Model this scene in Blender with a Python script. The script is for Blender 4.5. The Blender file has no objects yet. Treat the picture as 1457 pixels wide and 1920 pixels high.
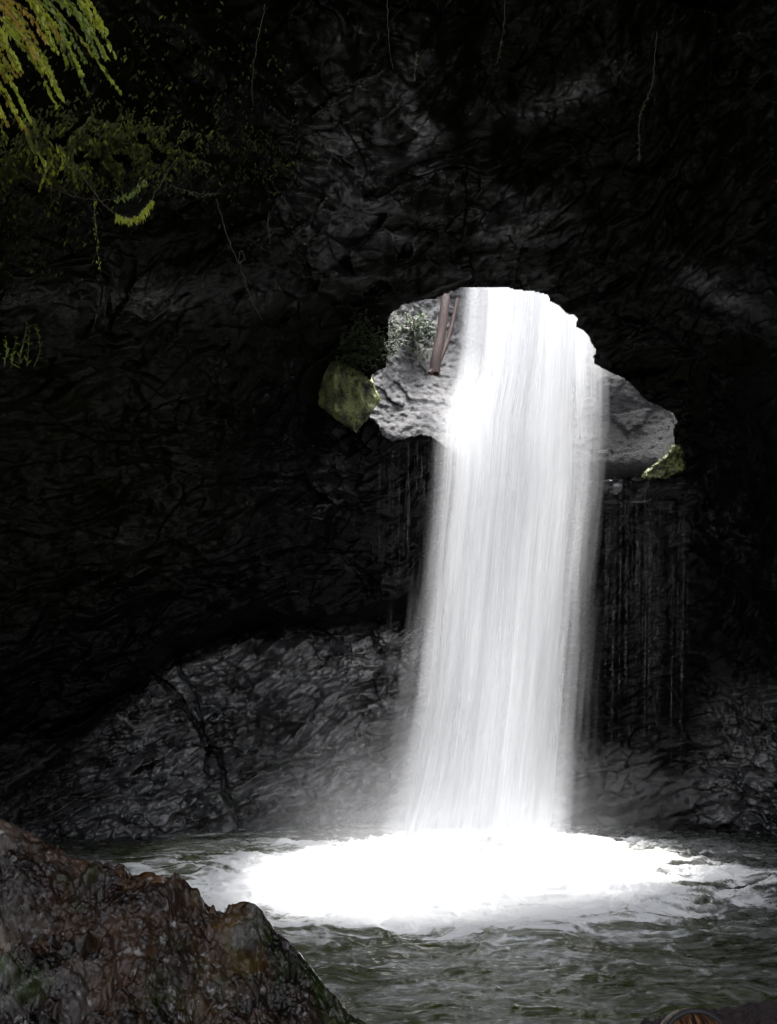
import bpy, bmesh, math, random
import numpy as np
from mathutils import Vector, Matrix, noise as mnoise

random.seed(7)
rng = np.random.default_rng(11)
R = math.radians
sc = bpy.context.scene
col = sc.collection

# ------------------------------------------------------------------ camera, sky, sun, exposure
F, PITCH, CAMZ = 1844.0, R(8.0), 2.5
cam_d = bpy.data.cameras.new('camera'); cam = bpy.data.objects.new('camera', cam_d); col.objects.link(cam)
cam_d.sensor_fit = 'VERTICAL'; cam_d.angle = 2 * math.atan(960 / F)
cam_d.clip_start = 0.05; cam_d.clip_end = 2000
cam.location = (0, 0, CAMZ); cam.rotation_euler = (math.pi / 2 + PITCH, 0, 0)
sc.camera = cam

SUN_EL, SUN_AZ = R(73), R(27)          # azimuth measured from +Y clockwise
w = bpy.data.worlds.new('World'); sc.world = w; w.use_nodes = True
nt = w.node_tree; nt.nodes.clear()
sky = nt.nodes.new('ShaderNodeTexSky'); sky.sky_type = 'NISHITA'; sky.sun_disc = False
sky.sun_elevation = SUN_EL; sky.sun_rotation = SUN_AZ; sky.air_density = 1.0; sky.dust_density = 4.0
hs = nt.nodes.new('ShaderNodeHueSaturation'); hs.inputs['Saturation'].default_value = 0.30
bg = nt.nodes.new('ShaderNodeBackground'); bg.inputs['Strength'].default_value = 0.10
wo = nt.nodes.new('ShaderNodeOutputWorld')
nt.links.new(sky.outputs[0], hs.inputs['Color']); nt.links.new(hs.outputs[0], bg.inputs[0]); nt.links.new(bg.outputs[0], wo.inputs[0])

sd = bpy.data.lights.new('sun', 'SUN'); sd.energy = 2.1; sd.angle = R(14); sd.color = (1, 0.985, 0.965)
so = bpy.data.objects.new('sun', sd); col.objects.link(so)
sv = Vector((math.sin(SUN_AZ) * math.cos(SUN_EL), math.cos(SUN_AZ) * math.cos(SUN_EL), math.sin(SUN_EL)))
so.rotation_euler = sv.to_track_quat('Z', 'Y').to_euler(); so.location = (0, 10, 30)

sc.view_settings.view_transform = 'Standard'; sc.view_settings.look = 'None'
sc.view_settings.exposure = 3.6; sc.view_settings.gamma = 1
sc.cycles.max_bounces = 8; sc.cycles.diffuse_bounces = 4; sc.cycles.glossy_bounces = 3
sc.cycles.transparent_max_bounces = 32; sc.cycles.volume_bounces = 1
sc.cycles.volume_step_rate = 3; sc.cycles.caustics_reflective = False; sc.cycles.caustics_refractive = False

# ------------------------------------------------------------------ pixel <-> world helpers
cp, sp = math.cos(PITCH), math.sin(PITCH)
def pdir(px, py):
    x = (np.asarray(px, float) - 728.5) / F; yv = (960 - np.asarray(py, float)) / F
    return x, cp - sp * yv, sp + cp * yv
def P(px, py, Y):
    x, y, z = pdir(px, py)
    t = Y / y
    return Vector((float(x * t), float(Y), float(CAMZ + z * t)))
def azel(px, py):
    x, y, z = pdir(px, py)
    return np.degrees(np.arctan2(x, np.hypot(y, z))), np.degrees(np.arctan2(z, y))
def proj(X, Y, Z):
    dz = Z - CAMZ
    fwd = Y * cp + dz * sp; up = -Y * sp + dz * cp
    return 728.5 + F * X / fwd, 960 - F * up / fwd

# ------------------------------------------------------------------ numpy noise
def _h(ix, iy, iz, s=0):
    h = (ix.astype(np.uint32) * np.uint32(374761393) + iy.astype(np.uint32) * np.uint32(668265263)
         + iz.astype(np.uint32) * np.uint32(2246822519) + np.uint32((s * 3266489917) & 0xffffffff))
    h = (h ^ (h >> np.uint32(13))) * np.uint32(1274126177)
    h = (h ^ (h >> np.uint32(15))) * np.uint32(2654435761)
    return (h ^ (h >> np.uint32(16))).astype(np.float32) / np.float32(4294967295)
def vnoise(x, y, z, s=0):
    xi, yi, zi = np.floor(x), np.floor(y), np.floor(z)
    fx, fy, fz = (x - xi), (y - yi), (z - zi)
    fx = fx * fx * fx * (fx * (fx * 6 - 15) + 10); fy = fy * fy * fy * (fy * (fy * 6 - 15) + 10); fz = fz * fz * fz * (fz * (fz * 6 - 15) + 10)
    xi = xi.astype(np.int64); yi = yi.astype(np.int64); zi = zi.astype(np.int64)
    r = 0
    for a in (0, 1):
        wx = fx if a else 1 - fx
        for b in (0, 1):
            wy = fy if b else 1 - fy
            for c in (0, 1):
                wz = fz if c else 1 - fz
                r = r + wx * wy * wz * _h(xi + a, yi + b, zi + c, s)
    return r * 2 - 1
def fbm(x, y, z, o=4, s=0, g=0.5, l=2.03):
    a, t, n = 1.0, 0, 0
    for i in range(o):
        t = t + a * vnoise(x, y, z, s + i); n += a
        x, y, z = x * l + 7.1, y * l + 3.3, z * l + 1.7; a *= g
    return t / n
def ridged(x, y, z, o=4, s=0, g=0.5, l=2.1):
    a, t, n = 1.0, 0, 0
    for i in range(o):
        t = t + a * (1 - 2 * np.abs(vnoise(x, y, z, s + i))); n += a
        x, y, z = x * l + 5.1, y * l + 2.3, z * l + 9.7; a *= g
    return t / n
def worley(x, y, z, s=0):
    xi, yi, zi = np.floor(x).astype(np.int64), np.floor(y).astype(np.int64), np.floor(z).astype(np.int64)
    f1 = np.full(x.shape, 9.0, np.float32); f2 = f1.copy(); cid = np.zeros(x.shape, np.float32)
    for a in (-1, 0, 1):
        for b in (-1, 0, 1):
            for c in (-1, 0, 1):
                X, Y, Z = xi + a, yi + b, zi + c
                dx = X + _h(X, Y, Z, s) - x; dy = Y + _h(X, Y, Z, s + 1) - y; dz = Z + _h(X, Y, Z, s + 2) - z
                d = dx * dx + dy * dy + dz * dz
                m = d < f1
                f2 = np.where(m, f1, np.minimum(f2, d)); cid = np.where(m, _h(X, Y, Z, s + 5), cid); f1 = np.where(m, d, f1)
    return np.sqrt(f1), np.sqrt(f2), cid
def sstep(a, b, x):
    t = np.clip((x - a) / (b - a), 0, 1); return t * t * (3 - 2 * t)

# ------------------------------------------------------------------ object helpers
def tag(o, label=None, cat=None, group=None, kind=None):
    if label: o['label'] = label
    if cat: o['category'] = cat
    if group: o['group'] = group
    if kind: o['kind'] = kind
    return o
def empty(name, loc=(0, 0, 0)):
    o = bpy.data.objects.new(name, None); o.location = loc; o.empty_display_size = 0.2; col.objects.link(o); return o
def link(name, me, mat=None, parent=None, smooth=True):
    if mat: me.materials.append(mat)
    if smooth: me.shade_smooth()
    o = bpy.data.objects.new(name, me); col.objects.link(o)
    if parent:
        o.parent = parent
        if parent.type == 'EMPTY' or parent.location.length > 0:
            o.matrix_parent_inverse = Matrix.Translation(-Vector(parent.location))
            if parent.parent: o.matrix_parent_inverse = Matrix.Translation(-Vector(parent.location))
    return o
def fast_mesh(name, co, quads, attrs=None, tris=None):
    me = bpy.data.meshes.new(name)
    co = np.ascontiguousarray(co, np.float32).reshape(-1, 3)
    faces = []
    nq = 0 if quads is None else len(quads); ntr = 0 if tris is None else len(tris)
    me.vertices.add(len(co)); me.vertices.foreach_set('co', co.ravel())
    me.loops.add(nq * 4 + ntr * 3); me.polygons.add(nq + ntr)
    li = []
    if nq: li.append(np.asarray(quads, np.int32).ravel())
    if ntr: li.append(np.asarray(tris, np.int32).ravel())
    me.loops.foreach_set('vertex_index', np.concatenate(li))
    st = np.concatenate([np.arange(nq) * 4, nq * 4 + np.arange(ntr) * 3]).astype(np.int32)
    me.polygons.foreach_set('loop_start', st)
    me.update(calc_edges=True)
    for k, v in (attrs or {}).items():
        a = me.attributes.new(k, 'FLOAT', 'POINT'); a.data.foreach_set('value', np.ascontiguousarray(v, np.float32).ravel())
    me.validate()
    return me
def grid_quads(nv, nu, keep=None):
    i = np.arange(nv * nu).reshape(nv, nu)
    q = np.stack([i[:-1, :-1], i[:-1, 1:], i[1:, 1:], i[1:, :-1]], -1)
    return q[keep] if keep is not None else q.reshape(-1, 4)
def tube_mesh(paths, seg=6):
    """paths: list of (points, radii)"""
    V, Q = [], []
    for pts, rad in paths:
        pts = [Vector(p) for p in pts]; n = len(pts); base = len(V)
        for i, p in enumerate(pts):
            d = (pts[min(i + 1, n - 1)] - pts[max(i - 1, 0)]).normalized()
            a = d.orthogonal().normalized() if i == 0 else (a - d * a.dot(d)).normalized()
            b = d.cross(a); r = rad[i] if hasattr(rad, '__len__') else rad
            for k in range(seg):
                t = 2 * math.pi * k / seg; V.append(p + (a * math.cos(t) + b * math.sin(t)) * r)
        for i in range(n - 1):
            for k in range(seg):
                Q.append((base + i * seg + k, base + i * seg + (k + 1) % seg, base + (i + 1) * seg + (k + 1) % seg, base + (i + 1) * seg + k))
    return V, Q
def smooth_path(pts, n=8):
    pts = [Vector(p) for p in pts]; out = []
    for i in range(len(pts) - 1):
        p0, p1, p2, p3 = pts[max(i - 1, 0)], pts[i], pts[i + 1], pts[min(i + 2, len(pts) - 1)]
        for k in range(n):
            t = k / n
            out.append(0.5 * ((2 * p1) + (p2 - p0) * t + (2 * p0 - 5 * p1 + 4 * p2 - p3) * t * t + (3 * p1 - p0 - 3 * p2 + p3) * t ** 3))
    out.append(pts[-1]); return out
def leaves_mesh(name, items):
    """items: (pos, dir, normal, length, width) -> folded pointed leaves of four small faces"""
    V, T = [], []
    for p, d, nrm, L, W in items:
        d = d.normalized(); s = d.cross(nrm)
        if s.length < 1e-4: s = d.orthogonal()
        s.normalize(); u = s.cross(d).normalized(); b = len(V)
        V += [p, p + d * L * .45 + s * W * .5 + u * W * .18, p + d * L * .45 - s * W * .5 + u * W * .18, p + d * L - u * W * .2, p + d * L * .45]
        T += [(b, b + 1, b + 4), (b, b + 4, b + 2), (b + 1, b + 3, b + 4), (b + 4, b + 3, b + 2)]
    return fast_mesh(name, np.array(V), None, tris=T)

# ------------------------------------------------------------------ materials
def mat(name):
    m = bpy.data.materials.new(name); m.use_nodes = True; t = m.node_tree; t.nodes.clear()
    out = t.nodes.new('ShaderNodeOutputMaterial'); b = t.nodes.new('ShaderNodeBsdfPrincipled'); t.links.new(b.outputs[0], out.inputs[0])
    return m, t, b, out
def N(t, ty, **kw):
    n = t.nodes.new(ty)
    for k, v in kw.items():
        if k in n.inputs: n.inputs[k].default_value = v
        else: setattr(n, k, v)
    return n
def ramp(t, fac, stops):
    r = t.nodes.new('ShaderNodeValToRGB'); cr = r.color_ramp
    while len(cr.elements) < len(stops): cr.elements.new(0.5)
    for e, (p, c) in zip(cr.elements, stops):
        e.position = p; e.color = tuple(c) + (1,) if hasattr(c, '__len__') else (c, c, c, 1)
    t.links.new(fac, r.inputs[0]); return r.outputs[0]
def noise_t(t, scale, detail=8, rough=0.6, vec=None, dist=0.0, ntype='FBM'):
    n = t.nodes.new('ShaderNodeTexNoise'); n.noise_type = ntype
    n.inputs['Scale'].default_value = scale; n.inputs['Detail'].default_value = detail; n.inputs['Roughness'].default_value = rough
    n.inputs['Distortion'].default_value = dist
    if vec is not None: t.links.new(vec, n.inputs['Vector'])
    return n.outputs['Fac']
def objco(t, scale=(1, 1, 1), rot=(0, 0, 0)):
    tc = t.nodes.new('ShaderNodeTexCoord'); m = t.nodes.new('ShaderNodeMapping')
    m.inputs['Scale'].default_value = scale; m.inputs['Rotation'].default_value = rot
    t.links.new(tc.outputs['Object'], m.inputs[0]); return m.outputs[0]
def mixc(t, fac, a, b):
    n = t.nodes.new('ShaderNodeMix'); n.data_type = 'RGBA'
    for s, v in ((0, fac), (6, a), (7, b)):
        if isinstance(v, (tuple, list)): n.inputs[s].default_value = tuple(v) + (1,)
        elif isinstance(v, (int, float)): n.inputs[s].default_value = v
        else: t.links.new(v, n.inputs[s])
    return n.outputs[2]
def math_n(t, op, a, b=None, clamp=False):
    n = t.nodes.new('ShaderNodeMath'); n.operation = op; n.use_clamp = clamp
    for i, v in enumerate((a, b)):
        if v is None: continue
        if isinstance(v, (int, float)): n.inputs[i].default_value = v
        else: t.links.new(v, n.inputs[i])
    return n.outputs[0]
def bump(t, b, h, strength=0.5, dist=0.05, prev=None):
    n = t.nodes.new('ShaderNodeBump'); n.inputs['Strength'].default_value = strength; n.inputs['Distance'].default_value = dist
    t.links.new(h, n.inputs['Height'])
    if prev is not None: t.links.new(prev, n.inputs['Normal'])
    t.links.new(n.outputs[0], b.inputs['Normal']); return n.outputs[0]
def attr(t, name):
    a = t.nodes.new('ShaderNodeAttribute'); a.attribute_name = name; return a.outputs['Fac']

def rock_mat(name, lo, hi, r0=0.28, r1=0.6, moss=0.0, bscale=1.0, strength=0.6, pale=False, ps=.85, pc=((0.004, 0.004, 0.0042), (0.12, 0.118, 0.122))):
    m, t, b, out = mat(name)
    vec = objco(t, (1, 1, 1.8), (0, R(-14), 0))
    n1 = noise_t(t, 0.9, 8, 0.62, vec); n2 = noise_t(t, 6 * bscale, 9, 0.65, vec, 0.4)
    c = mixc(t, ramp(t, n2, [(0.3, 0), (0.7, 1)]), lo, hi)
    c = mixc(t, ramp(t, n1, [(0.35, 0), (0.7, 0.7)]), c, tuple(x * 0.45 for x in lo))
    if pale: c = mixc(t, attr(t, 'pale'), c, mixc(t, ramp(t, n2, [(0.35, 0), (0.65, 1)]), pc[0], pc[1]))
    if moss:
        nm = noise_t(t, 1.6, 10, 0.7)
        fac = ramp(t, nm, [(0.62 - 0.25 * moss, 0), (0.70 - 0.18 * moss, 1)])
        fac = math_n(t, 'MULTIPLY', fac, attr(t, 'moss'))
        c = mixc(t, fac, c, mixc(t, n2, (0.010, 0.012, 0.003), (0.003, 0.0045, 0.0015)))
    t.links.new(c, b.inputs['Base Color'])
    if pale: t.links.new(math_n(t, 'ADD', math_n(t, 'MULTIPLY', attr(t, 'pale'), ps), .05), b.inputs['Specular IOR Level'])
    rr = ramp(t, noise_t(t, 3, 6, 0.6), [(0.35, r0), (0.65, r1)]); t.links.new(rr, b.inputs['Roughness'])
    p = bump(t, b, noise_t(t, 14 * bscale, 10, 0.62, vec, 0.3), strength, 0.05)
    bump(t, b, noise_t(t, 60 * bscale, 4, 0.6, vec), strength * 0.5, 0.01, p)
    return m
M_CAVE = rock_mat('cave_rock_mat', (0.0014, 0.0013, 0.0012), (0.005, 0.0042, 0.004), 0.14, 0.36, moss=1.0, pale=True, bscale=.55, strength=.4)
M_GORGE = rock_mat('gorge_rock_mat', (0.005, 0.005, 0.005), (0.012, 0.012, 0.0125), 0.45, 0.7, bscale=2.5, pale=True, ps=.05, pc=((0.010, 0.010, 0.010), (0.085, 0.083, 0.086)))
M_GREY = rock_mat('ledge_rock_mat', (0.05, 0.05, 0.05), (0.16, 0.155, 0.155), 0.3, 0.5)

def leaf_mat(name, c1, c2, rough=0.45):
    m, t, b, out = mat(name)
    c = mixc(t, noise_t(t, 9, 3), c1, c2); t.links.new(c, b.inputs['Base Color'])
    b.inputs['Roughness'].default_value = rough
    tr = N(t, 'ShaderNodeBsdfTranslucent'); t.links.new(c, tr.inputs[0])
    mx = N(t, 'ShaderNodeMixShader'); mx.inputs[0].default_value = 0.35
    t.links.new(b.outputs[0], mx.inputs[1]); t.links.new(tr.outputs[0], mx.inputs[2]); t.links.new(mx.outputs[0], out.inputs[0])
    return m
M_LYEL = leaf_mat('yellow_green_leaf', (0.50, 0.52, 0.03), (0.22, 0.28, 0.02))
M_LORA = leaf_mat('orange_leaf', (0.50, 0.33, 0.04), (0.26, 0.20, 0.02))
M_LGRN = leaf_mat('green_leaf', (0.24, 0.32, 0.035), (0.09, 0.13, 0.018))
M_LDRK = leaf_mat('dark_leaf', (0.11, 0.11, 0.035), (0.03, 0.035, 0.012))
M_SHADE = leaf_mat('shrub_leaf', (0.030, 0.048, 0.012), (0.010, 0.017, 0.005), .8)
M_MOSS = leaf_mat('moss_green', (0.05, 0.07, 0.012), (0.014, 0.024, 0.005), 0.8)
m, t, b, _ = mat('vine_bark'); t.links.new(mixc(t, noise_t(t, 30), (0.05, 0.03, 0.022), (0.11, 0.08, 0.06)), b.inputs['Base Color']); b.inputs['Roughness'].default_value = 0.5; M_VINE = m
m, t, b, _ = mat('trunk_bark')
vb = objco(t, (6, 6, 1)); t.links.new(mixc(t, noise_t(t, 5, 8, .6, vb), (0.014, 0.005, 0.003), (0.045, 0.017, 0.009)), b.inputs['Base Color']); b.inputs['Roughness'].default_value = 0.55
bump(t, b, noise_t(t, 8, 8, .6, vb), 0.8, 0.02); M_BARK = m

# ------------------------------------------------------------------ the cave
CAVE_PTS = [  # px, py, world Y
 (0,1560,13.2),(200,1560,13.8),(400,1560,14.1),(600,1560,14.4),(800,1560,14.6),(1000,1560,14.6),(1200,1560,14.5),(1330,1560,14.2),(1457,1560,13.9),
 (0,1660,13.2),(400,1660,14.1),(800,1660,14.6),(1200,1660,14.5),(1457,1660,13.9),
 (100,1440,13.7),(330,1240,14.5),(500,1195,14.6),(780,1160,14.9),(300,1440,14.1),(600,1350,14.5),(750,1400,14.6),
 (330,1140,13.5),(520,1090,13.7),(720,1080,14.3),(0,1330,12.2),(100,1260,12.6),(230,1210,13.2),
 (0,900,10.6),(300,900,11.7),(520,900,13.0),(700,900,14.1),(830,900,14.3),(1000,920,14.4),(1200,960,14.3),(1300,900,13.7),(1457,900,11.6),
 (1000,1200,14.6),(1200,1250,14.7),(1350,1150,13.8),(1457,1250,13.0),(1380,1400,13.9),
 (0,600,8.8),(150,600,9.3),(300,600,10.1),(480,600,11.2),(560,640,12.2),(560,740,13.0),
 (870,540,12.0),(1020,550,12.0),(1110,660,12.4),(1180,720,12.8),(1264,780,13.4),(1300,820,13.6),(730,585,12.2),(640,630,12.6),
 (590,720,13.3),(620,790,13.8),(720,825,14.0),(830,835,14.1),(1130,890,14.2),(1250,875,14.0),(1000,880,14.2),
 (900,300,10.9),(900,0,9.2),(1200,300,10.5),(1457,300,9.2),(1457,0,8.0),(1457,600,10.4),(1300,600,11.4),(1200,0,8.8),
 (500,300,9.6),(500,0,8.4),(250,300,8.2),(0,300,7.2),(0,0,6.5),(700,450,11.2),(600,520,11.2)]
def tps_fit(pts, vals):
    n = len(pts); d = np.linalg.norm(pts[:, None] - pts[None], axis=-1)
    K = np.where(d > 0, d * d * np.log(d + 1e-12), 0) + np.eye(n) * 0.002
    Pm = np.c_[np.ones(n), pts]; A = np.zeros((n + 3, n + 3)); A[:n, :n] = K; A[:n, n:] = Pm; A[n:, :n] = Pm.T
    return np.linalg.solve(A, np.r_[vals, 0, 0, 0])
def tps_eval(wt, pts, x, y):
    r = wt[len(pts)] + wt[len(pts) + 1] * x + wt[len(pts) + 2] * y
    for i, (a, b_) in enumerate(pts):
        d2 = (x - a) ** 2 + (y - b_) ** 2 + 1e-12
        r = r + wt[i] * 0.5 * d2 * np.log(d2)
    return r
ae, rv = [], []
for px, py, Y in CAVE_PTS:
    a, e = azel(px, py); x, y, z = pdir(px, py); r = Y / y * math.sqrt(x * x + y * y + z * z)
    ae.append((a / 30, e / 30)); rv.append(r)
for a, e, r in [(-85,-20,5),(-85,30,5),(-85,80,5.5),(-85,125,6),(-55,-20,8),(-55,20,7),(-55,60,7.5),(-55,100,8),(-55,125,9),
                (85,-20,5.5),(85,30,5.5),(85,80,6),(85,125,6),(55,-20,9),(55,20,7.5),(55,60,7.5),(55,100,8),(55,125,9),
                (0,50,10.6),(0,65,10.2),(0,85,10),(0,105,11),(0,125,13),(-30,50,8.6),(30,50,9),(-35,-15,10),(35,-15,11),(-30,80,9),(30,80,9)]:
    ae.append((a / 30, e / 30)); rv.append(r)
ae = np.array(ae); WT = tps_fit(ae, np.array(rv))
def axis(lo, d0, d1, hi, fine, grow=1.12):
    mid = np.arange(d0, d1 + 1e-6, fine)
    def ext(start, end):
        out, s, x = [], fine, start
        while (x < end):
            s = min(s * grow, 1.5); x += s; out.append(x)
        return np.array(out)
    up = ext(d1, hi); dn = -ext(-d0, -lo)[::-1]
    return np.r_[dn, mid, up]
AZ = axis(-85, -23.5, 23.5, 85, 0.066); EL = axis(-16, -12.0, 36.5, 108, 0.066)  # unseen roof carried past overhead to narrow the sky light coming in
A, E = np.meshgrid(AZ, EL)
def rays(A, E):
    a, e = np.radians(A), np.radians(E)
    return np.sin(a), np.cos(a) * np.cos(e), np.cos(a) * np.sin(e)
def seg_dist(px, py, poly):
    d = np.full(px.shape, 1e9)
    for (x0, y0), (x1, y1) in zip(poly[:-1], poly[1:]):
        t_ = np.clip(((px - x0) * (x1 - x0) + (py - y0) * (y1 - y0)) / ((x1 - x0) ** 2 + (y1 - y0) ** 2), 0, 1)
        d = np.minimum(d, np.hypot(px - x0 - t_ * (x1 - x0), py - y0 - t_ * (y1 - y0)))
    return d
OUT_X = [-400, 0, 80, 200, 330, 480, 620, 780, 900]; OUT_Y = [1560, 1480, 1430, 1330, 1225, 1178, 1172, 1152, 1150]
def inside(px, py, poly):
    c = np.zeros(px.shape, bool); n = len(poly)
    for i in range(n):
        x0, y0 = poly[i]; x1, y1 = poly[(i + 1) % n]
        m_ = ((y0 > py) != (y1 > py)) & (px < (x1 - x0) * (py - y0) / ((y1 - y0) or 1e-9) + x0)
        c ^= m_
    return c
def cave_radius(A, E):
    r = tps_eval(WT, ae, A / 30, E / 30)
    dx, dy, dz = rays(A, E)
    X, Y, Z = dx * r, dy * r, dz * r + CAMZ
    fr = np.abs(E - 12) < 32
    px, py = proj(X, np.maximum(Y, 0.5), Z)
    px = np.where(fr, px, 5000.); py = np.where(fr, py, -5000.)
    # bedding coordinate (dips to the left)
    S = Z * 0.96 - X * 0.28
    T = X * 0.96 + Z * 0.28
    wv = fbm(X * .7, Y * .7, Z * .7, 3, 90)
    d = 0.42 * fbm(X * .55, Y * .55, Z * .55, 3, 1) + 0.13 * fbm(X * 1.9, Y * 1.9, Z * 1.9, 3, 12)
    strat = ridged(T * .55, Y * .55, S * 2.2 + wv, 4, 20)
    d += -0.14 * strat
    # broken ledges: saw-tooth beds that overhang and snap off along joints
    w2_ = fbm(T * .8, Y * .8, S * 1.6, 3, 91, .45)
    f1, f2, cid = worley(T * .8 + wv * 1.6, Y * .8, S * 1.6 + wv * 1.2, 40)
    d += - (cid - .5) * 0.14
    f1, f2, cid2 = worley(T * 2.6 + w2_ * 1.5, Y * 2.6, S * 5.5 + w2_ * 1.5, 50)
    d += - (cid2 - .5) * 0.09
    def saw(q): f_ = q - np.floor(q); return np.where(f_ < .8, f_ / .8, (1 - f_) / .2)
    a1 = sstep(-.25, .5, fbm(T * .9, Y * .9, S * 1.4, 3, 47)); a2 = sstep(-.2, .5, fbm(T * 1.7, Y * 1.7, S * 3, 3, 48))
    d += 0.085 * a1 * saw(S * 2.3 + wv * 1.2 + w2_ * .7 + cid * 1.5) + 0.045 * a2 * saw(S * 6.2 + w2_ * 1.2 + wv * 2 + cid2 * 1.5)
    d += -0.022 * ridged(T * 1.8, Y * 3, S * 10 + w2_, 4, 60, 0.6) + 0.030 * fbm(T * 3.2, Y * 5, S * 10, 5, 70, .64)
    # outcrop: rougher folded rock, recessed top seam, deep cracks
    line = np.interp(px, OUT_X, OUT_Y) + 14 * fbm(px / 60, py * 0, px * 0 + 2, 3, 8)
    s = py - line
    inb = (px < 1500) & (px > -500)
    oc = np.where(inb & (px < 900), sstep(-4, 22, s), 0)
    d += np.where(inb & (px < 860), 0.35 * np.exp(-((s - 8) / 16) ** 2) * sstep(60, 330, px), 0)
    d -= np.where(inb & (px < 900), 0.30 * np.exp(-((s + 45) / 45) ** 2) * sstep(0, 200, px), 0)
    fold = ridged(T * 1.6 + wv * 2, Y * 1.6, S * 3.0 - wv, 5, 80, 0.58)
    f1, f2, cid = worley(T * 2.0 + wv * 2.5, Y * 2, S * 3.2 + wv * 2, 85)
    Aq = X * .90 + Z * .43; Bq = Z * .90 - X * .43
    blk = sstep(-.2, .4, fbm(X * .9, Y * .9, Z * .9, 2, 89))
    fq1, fq2, cq = worley(Aq * 2.2 + wv, Y * 2.2, Bq * 5.5 + wv * 1.2, 86)
    fr1, fr2, cr_ = worley(Aq * 5.5 + wv, Y * 5.5, Bq * 9 + wv, 87)
    d += oc * (-0.09 * fold - 0.16 * (cq - .5) + .03 * (1 - sstep(0, .1, fq2 - fq1)) - .07 * (cr_ - .5) * blk + .09 * saw(Bq * 3.6 + w2_ * 1.1 + wv) - .045 * fbm(Aq * 4, Y * 7, Bq * 13, 4, 88, .62))
    rc = sstep(1290, 1400, px) * sstep(1220, 1340, py) * np.where(inb, 1, 0)
    d += rc * (-0.16 * fold + 0.09 * (1 - sstep(0, 0.12, f2 - f1)) - 0.12 * (cid - .5))
    wob = 11 * fbm(px / 26, py / 26, px * 0, 5, 95, .65)
    for poly, wd, dp in [([(296,1272),(330,1300),(352,1335),(375,1365),(388,1400),(412,1410),(418,1450),(424,1490)], 4.5, .26),
                         ([(330,1230),(336,1262),(360,1290),(372,1330),(380,1370)], 3, .14), ([(395,1400),(385,1430),(392,1450)], 3, .2),
                         ([(424,1490),(440,1520),(452,1560)], 6, .2), ([(250,1450),(300,1425),(345,1400)], 3, .2), ([(90,1380),(180,1330),(300,1262)], 4, .25),
                         ([(700,1185),(722,1240),(700,1280),(720,1340)], 3, .08), ([(430,1480),(500,1440),(600,1420)], 3, .15),
                         ([(300,1090),(420,1060),(560,1030),(640,1035)], 3, .06), ([(640,1035),(690,1080),(700,1120)], 2.5, .06),
                         ([(0,1120),(120,1100),(330,1040)], 3, .06)]:
        dd = seg_dist(px + wob, py + wob * .7, poly)
        d += np.where(inb, dp * np.exp(-(dd / wd) ** 2), 0)
    return r + d, px, py
RR, PX0, PY0 = cave_radius(A, E)
dx, dy, dz = rays(A, E)
CX, CY, CZ = dx * RR, dy * RR, dz * RR + CAMZ
PXc, PYc = proj(CX, np.maximum(CY, 0.5), CZ); PXc = np.where(np.abs(E - 12) < 32, PXc, 5000.)
HOLE = [(868,541),(905,539),(945,540),(985,546),(1024,553),(1030,566),(1046,574),(1060,588),(1078,593),(1083,600),(1076,612),(1095,622),(1108,640),(1113,655),(1111,682),
        (1140,698),(1165,708),(1190,728),(1205,748),(1235,762),(1262,776),(1268,790),(1258,806),(1262,830),(1276,850),(1272,866),(1248,878),(1225,884),(1180,892),(1130,900),(1000,905),(880,860),
        (836,838),(812,818),(790,812),(740,828),(718,815),(712,795),(696,780),(688,740),(700,705),(724,690),(731,650),(729,615),(732,590),(775,566),(815,560),(845,549)]
nz = 5 * fbm(PXc / 14, PYc / 14, PXc * 0, 3, 33)
hole = inside(PXc + nz, PYc + nz * .6, HOLE)
keep = ~(hole[:-1, :-1] | hole[1:, :-1] | hole[:-1, 1:] | hole[1:, 1:])
co = np.stack([CX, CY, CZ], -1).reshape(-1, 3)
quads = grid_quads(*A.shape, keep=keep)[:, ::-1]
# rim: boundary edges of the hole are pushed back and outwards to give the rock its thickness
nv, nu = A.shape; idx = np.arange(nv * nu).reshape(nv, nu)
ctr = np.array(P(1000, 720, 13.2)); hq = ~keep
rim_e = []
h_ = hq[1:-1, 1:-1]
a0, b0 = np.nonzero(hq)
for i, j in zip(a0, b0):
    if i > 0 and keep[i - 1, j]: rim_e.append((idx[i, j], idx[i, j + 1]))
    if i < nv - 2 and keep[i + 1, j]: rim_e.append((idx[i + 1, j + 1], idx[i + 1, j]))
    if j > 0 and keep[i, j - 1]: rim_e.append((idx[i + 1, j], idx[i, j]))
    if j < nu - 2 and keep[i, j + 1]: rim_e.append((idx[i, j + 1], idx[i + 1, j + 1]))
rv_ids = sorted({v for e in rim_e for v in e}); camp = np.array([0, 0, CAMZ])
prev = {v: v for v in rv_ids}; extra = []; rq = []; nb = len(co)
for step in range(1, 7):
    cur = {}
    for v in rv_ids:
        p = co[v]; vd = p - camp; vd /= np.linalg.norm(vd); o_ = p - ctr; o_ -= vd * o_.dot(vd); o_ /= np.linalg.norm(o_)
        q = p + (o_ * 0.75 + vd * 0.55) * 0.22 * step + 0.03 * np.array([mnoise.noise(Vector(p * 3 + step))] * 3)
        cur[v] = nb + len(extra); extra.append(q)
    for a_, b_ in rim_e: rq.append((prev[a_], prev[b_], cur[b_], cur[a_]))
    prev = cur
co = np.vstack([co, np.array(extra)]); quads = np.vstack([quads, np.array(rq)])
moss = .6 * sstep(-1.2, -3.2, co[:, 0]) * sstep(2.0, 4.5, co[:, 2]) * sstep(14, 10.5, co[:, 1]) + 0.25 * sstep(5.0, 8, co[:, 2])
pcx, pcy = proj(co[:, 0], np.maximum(co[:, 1], .5), co[:, 2])
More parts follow.
